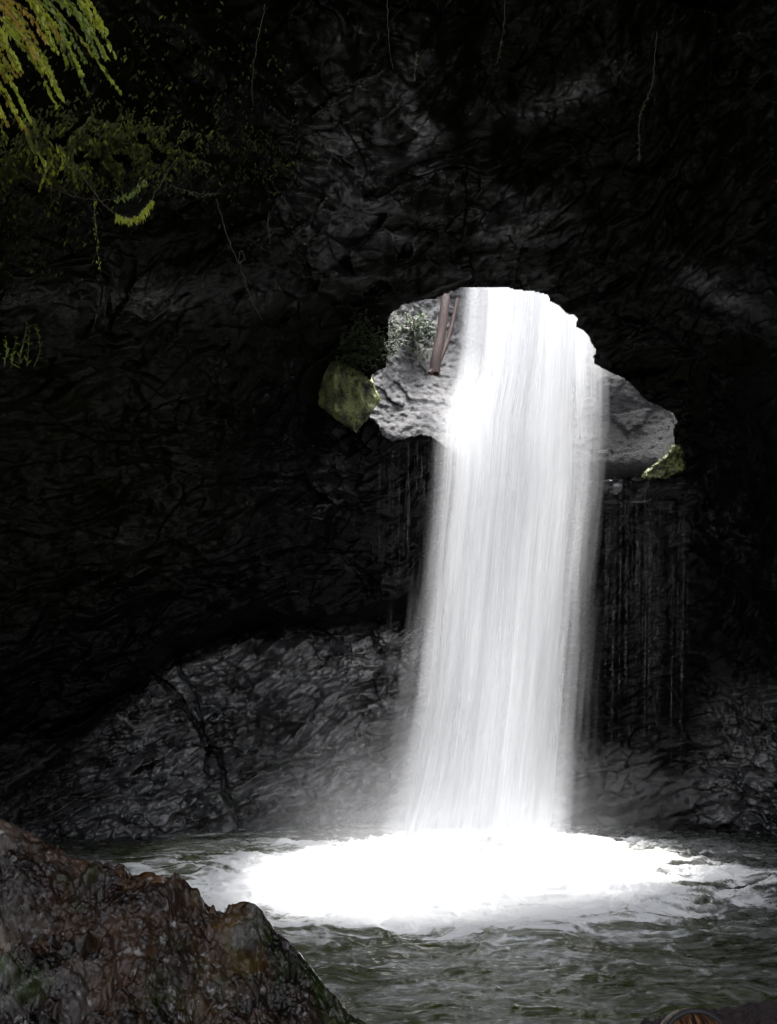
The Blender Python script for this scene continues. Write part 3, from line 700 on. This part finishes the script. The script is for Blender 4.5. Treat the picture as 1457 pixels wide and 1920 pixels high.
link('rock', me, M_MROCK, lr_); link('moss', scatter_leaves(me, 1500, .035, .015, 8), M_MOSS, lr_)

# ------------------------------------------------------------------ trunk and shrubs beyond the opening
tk = empty('tree_trunk', P(815, 695, 14.75)); tag(tk, 'brown leaning tree trunk beyond the opening left of the falls', 'tree trunk')
path = smooth_path([P(814, 700, 14.7), P(818, 670, 14.72), P(826, 630, 14.8), P(833, 580, 14.9), P(838, 540, 15.0), P(846, 470, 15.1)], 6)
V, Q = tube_mesh([(path, list(np.linspace(.088, .062, len(path))))], 12)
link('trunk', fast_mesh('trunk', np.array(V), np.array(Q)), M_BARK, tk)
path = smooth_path([P(806, 700, 14.65), P(822, 680, 14.7), P(842, 630, 14.85), P(858, 560, 15.0)], 6)
V, Q = tube_mesh([(path, list(np.linspace(.045, .03, len(path))))], 8)
link('limb', fast_mesh('limb', np.array(V), np.array(Q)), M_BARK, tk)
def shrub(label, cx, cy, rpx, rpy, n, mt, seed, L=.09, W=.04, base=None):
    at_ = gorge_at if base is None else (lambda a, b_, o_: P(a, b_, base - o_))
    rg = random.Random(seed); g0 = at_(cx, cy, .25); r0 = empty('shrub', g0); tag(r0, label, 'shrub', 'shrubs beyond the opening')
    it, st = [], []
    root = at_(cx, cy, .0)
    cl = [(cx + rg.gauss(0, .42) * rpx, cy + rg.gauss(0, .42) * rpy) for _ in range(14)]
    for a, b_ in cl:
        q = at_(a, b_, rg.uniform(.12, .4)); st.append(([root, root.lerp(q, .5) + Vector((0, -.05, .03)), q], [.012, .008, .003]))
        for _ in range(n // 14):
            o_ = Vector([rg.gauss(0, .085) for _ in range(3)])
            it.append((q + o_, Vector((rg.uniform(-1, 1), rg.uniform(-1, .3), rg.uniform(-1, .3))), Vector((rg.uniform(-.6, .6), -.6, 1)), L * rg.uniform(.5, 1.2), W * rg.uniform(.6, 1.2)))
    link('foliage', leaves_mesh('foliage', it), mt, r0)
    V, Q = tube_mesh(st, 5); link('stem', fast_mesh('stem', np.array(V), np.array(Q)), M_VINE, r0)
shrub('dark leafy shrub between the pale rock column and the brown trunk', 775, 615, 62, 48, 700, M_SHADE, 1)
shrub('dim dark shrub in the shade above the mossy boulder', 685, 655, 46, 38, 1300, M_SHADE, 2, base=12.45)

# ------------------------------------------------------------------ hanging plants on the left
def frond(label, pts, Y, mt, seed, L=.07, W=.018, dens=1.0, group='hanging ferns on the upper left wall', name='hanging_fern'):
    rg = random.Random(seed)
    w_ = smooth_path([P(a, b_, Y + .12 * math.sin(seed + i)) for i, (a, b_) in enumerate(pts)], 10)
    r0 = empty(name, w_[0]); tag(r0, label, 'fern', group)
    V, Q = tube_mesh([(w_, list(np.linspace(.005, .0015, len(w_))))], 5); link('stem', fast_mesh('stem', np.array(V), np.array(Q)), M_VINE, r0)
    it = []; tot = sum((w_[i + 1] - w_[i]).length for i in range(len(w_) - 1)); k = int(tot / .0075 * dens)
    for _ in range(k):
        u = rg.random(); f_ = u * (len(w_) - 1); i = min(int(f_), len(w_) - 2); p = w_[i].lerp(w_[i + 1], f_ - i); d_ = (w_[i + 1] - w_[i]).normalized()
        side = Vector((rg.uniform(-1, 1), rg.uniform(-.8, .8), rg.uniform(-1, .6)))
        it.append((p, d_ * .9 + side * .55 + Vector((0, 0, -.35)), Vector((rg.uniform(-.5, .5), -.7, .8)), L * rg.uniform(.5, 1.15) * (1.1 - .6 * u), W * rg.uniform(.6, 1.3)))
    link('foliage', leaves_mesh('foliage', it), mt, r0)
rg = random.Random(21)
LAB = {0: ('yellow green fern spray drooping at the upper left corner', M_LYEL), 1: ('orange brown fern spray drooping at the upper left corner', M_LORA), 2: ('plain green fern spray drooping at the upper left corner', M_LGRN)}
for i in range(46):
    u = i / 45
    s_ = rg.uniform(-.1, 1.0)
    ox = -90 + 215 * s_ + rg.uniform(-14, 14); oy = -70 + rg.uniform(-20, 20) + 210 * (1 - s_ * .8) * rg.random() ** 1.2
    ln_ = rg.uniform(110, 205); a_ = R(rg.uniform(46, 60))
    ex, ey = ox + ln_ * math.cos(a_), oy + ln_ * math.sin(a_)
    kind_ = 0 if rg.random() < .58 else (1 if ox + ln_ * .4 < 70 else 2)
    frond(LAB[kind_][0].replace('at the upper left corner', 'at the left picture edge' if ox + ln_ * .35 < 25 else ('in the middle of the corner clump' if ox + ln_ * .35 < 110 else 'on the right side of the corner clump')), [(ox, oy), ((ox + ex) / 2 + 8, (oy + ey) / 2 - 10), (ex, ey)], 5.7 + rg.uniform(-.35, .5), LAB[kind_][1], 100 + i, dens=1.1)
frond('lone yellow green spray with its tip furthest right in the corner clump', [(95, 5), (150, 70), (195, 130), (226, 172)], 6.0, M_LYEL, 300, dens=.8)
for i in range(13):
    ox = rg.uniform(-20, 150); oy = rg.uniform(215, 290)
    frond('short fern tuft hanging below the bright corner clump', [(ox, oy), (ox + rg.uniform(-6, 14), oy + 28), (ox + rg.uniform(-10, 22), oy + rg.uniform(45, 75))], 6.6, M_LGRN if i % 3 else M_LYEL, 400 + i, L=.055, dens=.8, group='short ferns under the corner clump')
for i in range(7):
    ox = -20 + i * 14; oy = 660 + rg.uniform(-8, 12)
    frond('small bright fern growing at the left picture edge by the dark wall', [(ox, oy + 20), (ox + rg.uniform(-2, 12), oy - 15), (ox + rg.uniform(0, 22), oy - rg.uniform(25, 62))], 8.2, M_LGRN, 430 + i, L=.07, W=.016, dens=.45, group='small ferns at the left edge')
# low leafy growth over the rock: too dense to count
it = {0: [], 1: []}; rg = random.Random(5)
for _ in range(8000):
    r_ = rg.random()
    if r_ < .45: a, b_ = rg.gauss(215, 75), rg.gauss(285, 34)
    elif r_ < .62: a, b_ = rg.gauss(30, 60), rg.gauss(320, 28)
    elif r_ < .70: a, b_ = rg.gauss(300, 150), rg.gauss(150, 100)
    elif r_ < .85: a, b_ = rg.gauss(150, 70), rg.gauss(255, 30)
    elif r_ < .93: a, b_ = rg.gauss(470, 60), rg.gauss(290, 30)
    else: a, b_ = rg.gauss(40, 60), rg.gauss(420, 60)
    if a < -150 or mnoise.noise(Vector((a / 28, b_ / 28, 0))) < -.15: continue
    q = cave_at(a, b_, rg.uniform(0, .10) + (.3 * rg.random() if r_ < .6 else 0))
    it[0 if rg.random() < (.2 if r_ < .62 else .04) else 1].append((q, Vector((rg.uniform(-.8, .8), -.5, -1)), Vector((rg.uniform(-.8, .8), -1, .5)), rg.uniform(.03, .09), rg.uniform(.008, .026)))
tag(link('undergrowth', leaves_mesh('undergrowth', it[0]), M_LGRN), 'fine green leaves carpeting the upper left rock', 'undergrowth', kind='stuff')
tag(link('undergrowth', leaves_mesh('undergrowth', it[1]), M_LDRK), 'dark dull leaves carpeting the upper left rock', 'undergrowth', kind='stuff')

def vine(label, pts, Y, r=.006, leaf=None, seed=0, cat='vine'):
    r *= .65
    w_ = smooth_path([P(a, b_, Y) for a, b_ in pts], 8); r0 = empty('hanging_vine', w_[0]); tag(r0, label, cat)
    rgv = random.Random(seed)
    for q in w_: q += Vector((rgv.gauss(0, .004), rgv.gauss(0, .01), rgv.gauss(0, .004)))
    V, Q = tube_mesh([(w_, list(np.linspace(r, r * .5, len(w_))))], 5); link('stem', fast_mesh('stem', np.array(V), np.array(Q)), M_VINE, r0)
    if leaf:
        rg = random.Random(seed); it = []
        for _ in range(leaf[0]):
            u = rg.uniform(leaf[1], leaf[2]); f_ = u * (len(w_) - 1); i = min(int(f_), len(w_) - 2); p = w_[i].lerp(w_[i + 1], f_ - i)
            it.append((p + Vector((rg.gauss(0, .008), rg.gauss(0, .012), rg.uniform(-.02, .005))), Vector((rg.uniform(-.4, .4), rg.uniform(-.4, .4), -1)), Vector((0, -1, .2)), leaf[3] * rg.uniform(.5, 1.2), leaf[3] * .2))
        link('foliage', leaves_mesh('foliage', it), leaf[4], r0)
vine('sagging vine loop bearded with moss along its bottom', [(135,298),(165,345),(200,388),(235,408),(262,402),(285,372),(312,325),(328,300)], 6.9, .006, (150, .36, .72, .055, M_LYEL), 1)
vine('upper sagging vine crossing behind the mossy loop', [(-5,282),(50,330),(90,350),(140,368),(190,374),(230,368),(260,348),(290,315)], 7.0, .005, (60, .66, .92, .045, M_LGRN), 2)
vine('straight thin vine dropping from under the mossy loop', [(176,368),(180,420),(184,470),(189,516)], 6.9, .004, (40, .05, .9, .025, M_LYEL), 3)
vine('long slanting root with a small curl halfway down', [(405,372),(422,430),(440,478),(448,492),(458,484),(452,470),(448,490),(462,535),(478,575),(492,600)], 8.6, .005, (20, .1, .9, .02, M_LDRK), 4)
vine('thin pale root hanging left of the top centre', [(498,10),(482,80),(474,130),(473,200)], 7.8, .004, (14, .1, .9, .02, M_LGRN), 5)
vine('pale straight root hanging from the top centre', [(727,-60),(727,20),(729,70),(732,105),(737,130)], 8.0, .0055, None, 6)
vine('leafy thin vine right of the pale top centre root', [(945,-40),(946,30),(940,75),(933,112)], 8.0, .004, (24, .3, 1, .03, M_LDRK), 7)
vine('short green sprig hanging below the pale centre root', [(782,95),(780,115),(776,142)], 8.0, .003, (26, .1, 1, .035, M_LDRK), 8)
vine('long crooked leafy vine hanging in the dark upper right', [(1232,60),(1227,120),(1220,168),(1204,202),(1198,235),(1200,262),(1197,300)], 7.9, .0045, (50, .2, 1, .028, M_LDRK), 9)
vine('short thin vine dangling between the loop and the curled root', [(505,395),(503,430),(508,455)], 8.6, .0035, (10, .1, 1, .02, M_LDRK), 10)
vine('nearly level twig right of the mossy loop', [(322,348),(350,358),(380,364),(412,362)], 7.6, .0045, (24, .1, .9, .03, M_LDRK), 11)

# ------------------------------------------------------------------ the person whose crown shows at the lower edge
def skin_mat(name, c, rough=.5):
    m, t, b, _ = mat(name); t.links.new(mixc(t, noise_t(t, 20, 4), c, tuple(x * .8 for x in c)), b.inputs['Base Color']); b.inputs['Roughness'].default_value = rough; return m
M_SKIN = skin_mat('skin', (.48, .27, .18)); M_SHIRT = skin_mat('shirt_cloth', (.05, .06, .09), .8); M_TROU = skin_mat('trouser_cloth', (.03, .03, .035), .8)
M_BAND = skin_mat('band_plastic', (.004, .004, .006), .7)
def skinned(name, verts, edges, radii, mt, parent, lv=2):
    me = bpy.data.meshes.new(name); me.from_pydata(verts, edges, []); tmp = bpy.data.objects.new('tmp', me); col.objects.link(tmp)
    md = tmp.modifiers.new('s', 'SKIN'); md.use_smooth_shade = True
    for i, r_ in enumerate(radii):
        me.skin_vertices[0].data[i].radius = r_ if hasattr(r_, '__len__') else (r_, r_)
    me.skin_vertices[0].data[0].use_root = True
    ms = tmp.modifiers.new('u', 'SUBSURF'); ms.levels = lv; ms.render_levels = lv
    dg_ = bpy.context.evaluated_depsgraph_get(); nm = bpy.data.meshes.new_from_object(tmp.evaluated_get(dg_)); bpy.data.objects.remove(tmp); nm.name = name
    return link(name, nm, mt, parent)
HT = P(1303, 1900, 2.8)
px_, py_, tz = HT.x, 2.8, HT.z; fz = tz - 1.60
def pv_(x, y, z): return (px_ + x, py_ + y, fz + z)
pr = empty('person', (px_, py_, fz)); tag(pr, 'person with brown blond hair and a black hoop headband at the lower right edge', 'person')
# continuous body: pelvis, spine, neck, head, arms, legs, hands with fingers
V, Ed, Rd = [], [], []
def av(p, r_, par=None):
    V.append(pv_(*p)); Rd.append(r_); i = len(V) - 1
    if par is not None: Ed.append((par, i))
    return i
pel = av((0, 0, .86), (.135, .095)); wa = av((0, 0, 1.0), (.11, .08), pel); ch = av((0, 0, 1.2), (.13, .09), wa); nk0 = av((0, 0, 1.33), (.07, .06), ch); nk = av((0, .005, 1.38), .045, nk0)
h1 = av((0, .02, 1.43), (.058, .07), nk); h2 = av((0, .02, 1.50), (.075, .088), h1); h3 = av((0, .015, 1.555), (.055, .065), h2)
for s in (-1, 1):
    sh = av((s * .16, 0, 1.29), .052, ch); el_ = av((s * .21, -.02, 1.03), .038, sh); wr = av((s * .20, .08, .82), .024, el_); pa = av((s * .20, .11, .755), (.034, .018), wr)
    for k, (fx, L_) in enumerate([(-.026, .066), (-.009, .075), (.009, .07), (.025, .055)]):
        a1 = av((s * .20 + fx, .125, .71), .009, pa); a2 = av((s * .20 + fx, .13, .71 - L_ * .5), .008, a1); av((s * .20 + fx, .12, .71 - L_), .007, a2)
    t1 = av((s * .17, .13, .76), .010, pa); av((s * .155, .15, .72), .008, t1)
    hp = av((s * .085, 0, .80), .085, pel); kn = av((s * .095, .01, .46), .052, hp); an = av((s * .10, -.01, .09), .035, kn); ft = av((s * .105, .10, .035), (.035, .028), an); av((s * .11, .17, .03), (.03, .02), ft)
body = skinned('body', V, Ed, Rd, M_SKIN, pr)
face = []
def blob(name, c_, r_, mt, par, scale=(1, 1, 1)):
    bm = bmesh.new(); bmesh.ops.create_uvsphere(bm, u_segments=16, v_segments=10, radius=r_)
    for v in bm.verts: v.co = Vector((v.co.x * scale[0], v.co.y * scale[1], v.co.z * scale[2])) + Vector(pv_(*c_))
    me = bpy.data.meshes.new(name); bm.to_mesh(me); bm.free(); return link(name, me, mt, par)
M_EYE = skin_mat('eye_white', (.6, .6, .58), .2); M_LIP = skin_mat('lip', (.35, .12, .1))
for s in (-1, 1):
    blob('eye', (s * .03, .098, 1.49), .012, M_EYE, pr); blob('ear', (s * .078, .01, 1.48), .03, M_SKIN, pr, (.35, .6, 1))
blob('nose', (0, .108, 1.465), .016, M_SKIN, pr, (.8, 1, 1.4)); blob('mouth', (0, .096, 1.43), .02, M_LIP, pr, (1.1, .4, .35))
V, Ed, Rd = [], [], []
a = av((0, 0, .84), (.15, .115)); b2 = av((0, 0, 1.0), (.13, .10), a); c_ = av((0, 0, 1.2), (.145, .105), b2); av((0, 0, 1.32), (.08, .07), c_)
for s in (-1, 1):
    q = av((s * .165, 0, 1.29), .066, c_); av((s * .195, -.012, 1.12), .058, q)
skinned('shirt', V, Ed, Rd, M_SHIRT, pr)
V, Ed, Rd = [], [], []
a = av((0, 0, .90), (.142, .105))
for s in (-1, 1):
    q = av((s * .085, 0, .78), .098, a); q = av((s * .095, .01, .46), .066, q); av((s * .10, -.01, .10), .05, q)
skinned('trousers', V, Ed, Rd, M_TROU, pr)
# hair: cap of strands combed back from a parting, falling behind
m, t, b, _ = mat('hair_mat'); hv = objco(t, (90, 8, 8))
t.links.new(ramp(t, noise_t(t, 2, 4, .6, hv), [(.38, (.006, .003, .002)), (.52, (.05, .022, .012)), (.66, (.24, .14, .06))]), b.inputs['Base Color']); b.inputs['Roughness'].default_value = .35; M_HAIR = m
V3 = []; Q3 = []; rg = random.Random(3); paths = []
hc = Vector(pv_(0, .012, 1.505)); a_, b_, c3 = .086, .102, .092
for i in range(900):
    th0 = rg.uniform(-1.35, 1.35)     # side angle
    pts_ = []
    lift = rg.uniform(0, .006)
    for k in range(9):
        ph = -0.95 + k * (2.75 / 8)   # forward (face) to back of head
        v = Vector((math.sin(th0) * a_ * (1), 0, 0)) + Vector((0, -math.sin(ph) * b_ * math.cos(th0 * .55), math.cos(ph) * c3 * math.cos(th0)))
        v += Vector((rg.gauss(0, .0015), 0, lift)); pts_.append(hc + v)
    last = pts_[-1]
    for k in range(1, 5): pts_.append(last + Vector((0, -.004 * k, -.055 * k)))
    paths.append((pts_, .0022))
V, Q = tube_mesh(paths, 4); hair = link('hair', fast_mesh('hair', np.array(V), np.array(Q)), M_HAIR, pr)
ring = [hc + Vector((math.sin(a) * (a_ + .006), -.012, math.cos(a) * (c3 + .006) + .002)) for a in np.linspace(-1.9, 1.9, 40)]
V, Q = tube_mesh([(ring, .008)], 8); link('headband', fast_mesh('headband', np.array(V), np.array(Q)), M_BAND, pr)
